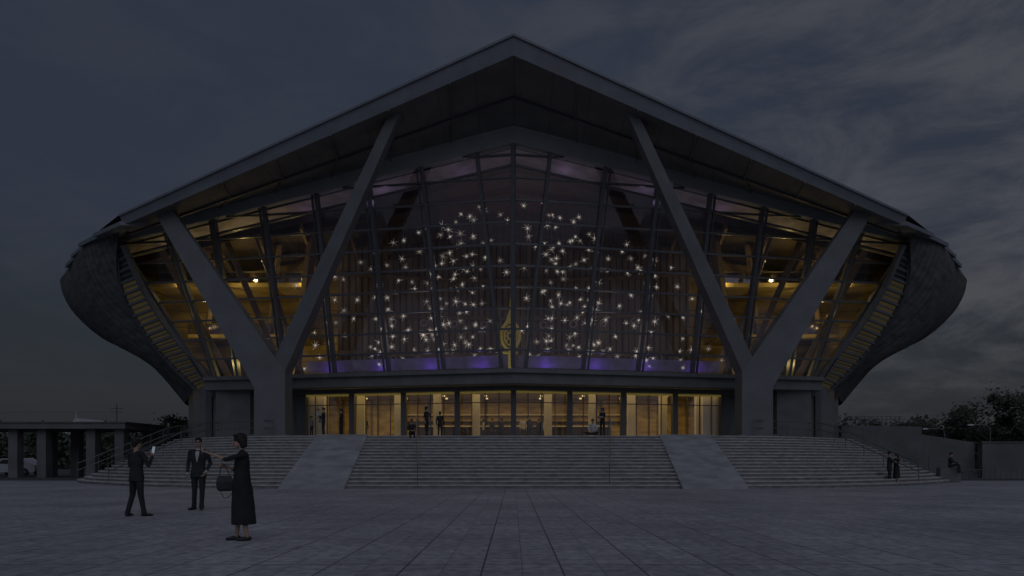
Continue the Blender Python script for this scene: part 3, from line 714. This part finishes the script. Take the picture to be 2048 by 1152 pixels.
person('man_photographing',ml,rad(158),1.68,False,dict(elr=(-.30,-.06,1.15),wrr=(-.14,-.30,1.36),ell=(.25,-.04,1.15),wrl=(.02,-.30,1.33),knl=(.16,-.03,.49),anl=(.22,.05,.085),knr=(-.11,-.02,.49),anr=(-.14,-.08,.085),ftl=(.3,-1,0),ftr=(-.4,-1,0)),
  voxel=.009,curl=(1.2,1.2),hy=rad(-6),palm=dict(l=(-.6,-.2,.3),tl=(0,.6,.8),r=(.8,-.2,.3),tr=(0,.6,.8)),jacket=True,extra=[('phone',phone_mb(V(-.09,-.37,1.50),Matrix.Rotation(rad(12),3,'X'),1.25))])
m2=gp(397,1020)
person('man_in_tuxedo',m2,rad(8),1.77,False,dict(wrr=(-.235,-.06,.88),elr=(-.25,.05,1.13),ell=(.26,.06,1.14),wrl=(.20,-.10,.93),knl=(.10,-.05,.49),anl=(.09,-.06,.085),knr=(-.09,.0,.49),anr=(-.12,.06,.085),ftr=(-.5,-1,0),ftl=(.25,-1,0)),voxel=.009,shirt=True,hy=rad(6),jacket=True)
person('man_in_couple',gp(1779,971),rad(70),1.72,False,dict(ell=(.2,-.22,1.2),wrl=(.05,-.36,1.2),elr=(-.2,-.2,1.18),wrr=(-.05,-.38,1.1)),voxel=.013,hp=rad(10),jacket=True)
person('woman_in_couple',gp(1793,971),rad(-72),1.62,True,dict(ell=(.2,-.15,1.25),wrl=(.1,-.34,1.38),elr=(-.2,-.2,1.25),wrr=(-.08,-.34,1.38)),'dress','dress',sleeve='skin',voxel=.013,dress=[((0,0,.42),.18,.19),((0,0,.8),.17,.15),((0,0,1.05),.15,.13),((0,0,1.36),.15,.11)])
def seated(name,x,y,z,yaw,H,cross=False,top='suit',bot='suit',fem=False,seat=.0,bare=False):
    J=dict(pelvis=(0,0,.12),waist=(0,-.01,.27),chest=(0,-.02,.47),neck=(0,-.04,.66),head=(0,-.08,.82),shl=(.18,-.03,.60),shr=(-.18,-.03,.60),hipl=(.09,-.02,.11),hipr=(-.09,-.02,.11))
    if cross: J.update(knl=(.36,-.30,.16),knr=(-.36,-.30,.16),anl=(-.12,-.40,.09),anr=(.12,-.34,.09),ftl=(-1,-.2,0),ftr=(1,-.2,0),ell=(.26,-.12,.36),wrl=(.12,-.30,.26),elr=(-.26,-.12,.36),wrr=(-.12,-.30,.26))
    else: J.update(knl=(.12,-.44,.22),knr=(-.12,-.44,.22),anl=(.11,-.50,-.22),anr=(-.11,-.46,-.22),ell=(.24,-.18,.36),wrl=(.10,-.40,.30),elr=(-.24,-.18,.36),wrr=(-.10,-.40,.30))
    person(name,(x,y,z),yaw,H,fem,J,top,bot,voxel=.013,palm=dict(l=(0,0,-1),r=(0,0,-1)),hp=rad(15),bare=bare)
P=lambda px,d:(px-1027)/F*d
seated('seated_man',P(823,38.8),38.8,2.70,rad(15),1.72)
person('standing_woman',(P(853,39.3),39.3,2.68),rad(60),1.70,True,dict(ell=(.2,-.16,1.18),wrl=(.06,-.3,1.36),anl=(.1,.1,.085),anr=(-.1,-.1,.085)),'dress','suit',sleeve='skin',voxel=.013)
person('standing_man',(P(880,42.5),42.5,2.68),rad(170),1.66,False,{},voxel=.014)
seated('seated_man_in_shirt',P(1186,38.7),38.7,2.70,rad(-20),1.72,True,top='shirt')
person('standing_woman',(P(1205,39.6),39.6,2.68),rad(-30),1.66,True,dict(ell=(.2,-.16,1.15),wrl=(.0,-.24,1.2),elr=(-.2,-.12,1.15),wrr=(-.02,-.22,1.15)),'dress','suit',sleeve='skin',voxel=.013)
person('standing_child',(P(623,40.5),40.5,2.68),rad(60),1.25,True,{},'greyc','suit',voxel=.016)
person('standing_man',(P(647,40),40,2.68),rad(-60),1.70,False,dict(ell=(.24,-.14,1.16),wrl=(.05,-.32,1.25),elr=(-.24,-.1,1.14),wrr=(-.04,-.32,1.15)),voxel=.013)
person('carried_child',(P(637,39.85),39.85,3.35),rad(80),.95,False,dict(knl=(.12,-.22,.62),anl=(.12,-.1,.36),knr=(-.12,-.22,.62),anr=(-.12,-.1,.36)),'shirt','greyc',voxel=.018)
person('standing_woman',(P(683,40.6),40.6,2.68),rad(-50),1.68,True,dict(ell=(.2,-.16,1.22),wrl=(.03,-.28,1.40)),'dress','dress',sleeve='skin',voxel=.013)
person('standing_man',(P(337,45.6),45.6,2.2),rad(40),1.66,False,{},voxel=.015)
seated('seated_man_on_rail',P(1900,40.2),40.2,.85,rad(50),1.7)
w=MB(); w.box(P(1900,40.2)-.6,P(1900,40.2)+.6,40.15,40.55,0,.86,'wall'); w.obj('stone_plinth')
for i,px in enumerate((968,985,1003,1046,1060,1078,1092,730,1260,1330)):
    person('guest_in_foyer',(P(px,48.8+(i%3)*.3)*1.0,48.7+(i%3)*.25,2.68),rad(random.uniform(0,360)),1.6+.05*(i%4),i%2==0,{},'suit' if i%3 else 'shirt','suit',voxel=.02)
# ---------------------------------------------------------------- sky / sun
wd=bpy.data.worlds.new("World"); scene.world=wd; wd.use_nodes=True; nt=wd.node_tree; n=nt.nodes; l=nt.links
bg=n['Background']; bg.inputs['Strength'].default_value=1.06
sky=n.new('ShaderNodeTexSky'); sky.sky_type='NISHITA'; sky.sun_disc=False; sky.sun_elevation=rad(1.0); sky.sun_rotation=rad(180)
def math_(op,a,b=None,c=None):
    q=n.new('ShaderNodeMath'); q.operation=op
    for i,x in enumerate((a,b,c)):
        if x is None: continue
        if hasattr(x,'is_linked'): l.new(x,q.inputs[i])
        else: q.inputs[i].default_value=x
    return q.outputs[0]
tc=n.new('ShaderNodeTexCoord'); sep=n.new('ShaderNodeSeparateXYZ'); l.new(tc.outputs['Generated'],sep.inputs[0])
def mixc(f_,a,b,bt='MIX'):
    q=n.new('ShaderNodeMix'); q.data_type='RGBA'; q.blend_type=bt
    for i,x in ((0,f_),(6,a),(7,b)):
        if hasattr(x,'is_linked'): l.new(x,q.inputs[i])
        elif i==0: q.inputs[0].default_value=x
        else: q.inputs[i].default_value=tuple(x)+(1,)
    return q.outputs[2]
def ramp(x,p):
    q=n.new('ShaderNodeValToRGB'); q.color_ramp.interpolation='EASE'
    while len(q.color_ramp.elements)<len(p): q.color_ramp.elements.new(.5)
    for e,(a,c) in zip(q.color_ramp.elements,p): e.position=a; e.color=tuple(c)+(1,) if not isinstance(c,(int,float)) else (c,c,c,1)
    l.new(x,q.inputs[0]); return q.outputs[0]
base=ramp(sep.outputs[2],[(0,(.0125,.0170,.0240)),(.14,(.0150,.0200,.0295)),(.32,(.0215,.0270,.0445)),(1,(.030,.036,.056))])
mp=n.new('ShaderNodeMapping'); mp.inputs['Scale'].default_value=(2.2,2.2,6.0); mp.inputs['Location'].default_value=(.4,.2,.9); l.new(tc.outputs['Generated'],mp.inputs[0])
nz=n.new('ShaderNodeTexNoise'); nz.inputs['Scale'].default_value=1.9; nz.inputs['Detail'].default_value=8; nz.inputs['Roughness'].default_value=.64; nz.inputs['Distortion'].default_value=.5; l.new(mp.outputs[0],nz.inputs['Vector'])
cl=ramp(nz.outputs['Fac'],[(.40,0.0),(.66,1.0)])
mr=n.new('ShaderNodeMapRange'); mr.inputs[1].default_value=-.15; mr.inputs[2].default_value=.6; mr.inputs[3].default_value=.12; mr.inputs[4].default_value=1.0; l.new(sep.outputs[0],mr.inputs[0])
hz=ramp(sep.outputs[2],[(0,.2),(.2,.8),(1,1.0)])
fc=math_('MULTIPLY',math_('MULTIPLY',cl,mr.outputs[0]),hz)
col=mixc(fc,base,(.068,.070,.080))
bk=n.new('ShaderNodeMapRange'); bk.inputs[1].default_value=.3; bk.inputs[2].default_value=-.9; bk.inputs[3].default_value=1.0; bk.inputs[4].default_value=3.2; l.new(sep.outputs[1],bk.inputs[0])
cmb=n.new('ShaderNodeCombineXYZ')
for i in range(3): l.new(bk.outputs[0],cmb.inputs[i])
col=mixc(1.0,col,cmb.outputs[0],'MULTIPLY')
ns=mixc(1.0,sky.outputs[0],(.006,.006,.006),'MULTIPLY')
col=mixc(1.0,col,ns,'ADD'); l.new(col,bg.inputs['Color'])
sd=bpy.data.lights.new('dusk_sun','SUN'); sd.energy=.235; sd.angle=rad(60); sd.color=(.92,.95,1.0)
so=bpy.data.objects.new('dusk_sun',sd); so.rotation_euler=(rad(50),0,rad(8)); scene.collection.objects.link(so)
# ---------------------------------------------------------------- camera
cx_,cy_,kz=VIEW if VIEW else (1024,576,1)
cd=bpy.data.cameras.new('camera'); cd.sensor_width=36; cd.lens=36*F/2048*kz; cd.shift_y=(925-cy_)/2048*kz; cd.shift_x=(cx_-1027)/2048*kz; cd.clip_end=3000; cd.clip_start=.1
co=bpy.data.objects.new('camera',cd); co.location=(0,0,EYE); co.rotation_euler=(rad(90),0,0); scene.collection.objects.link(co); scene.camera=co
scene.view_settings.view_transform='Standard'; scene.view_settings.look='None'; scene.view_settings.exposure=0
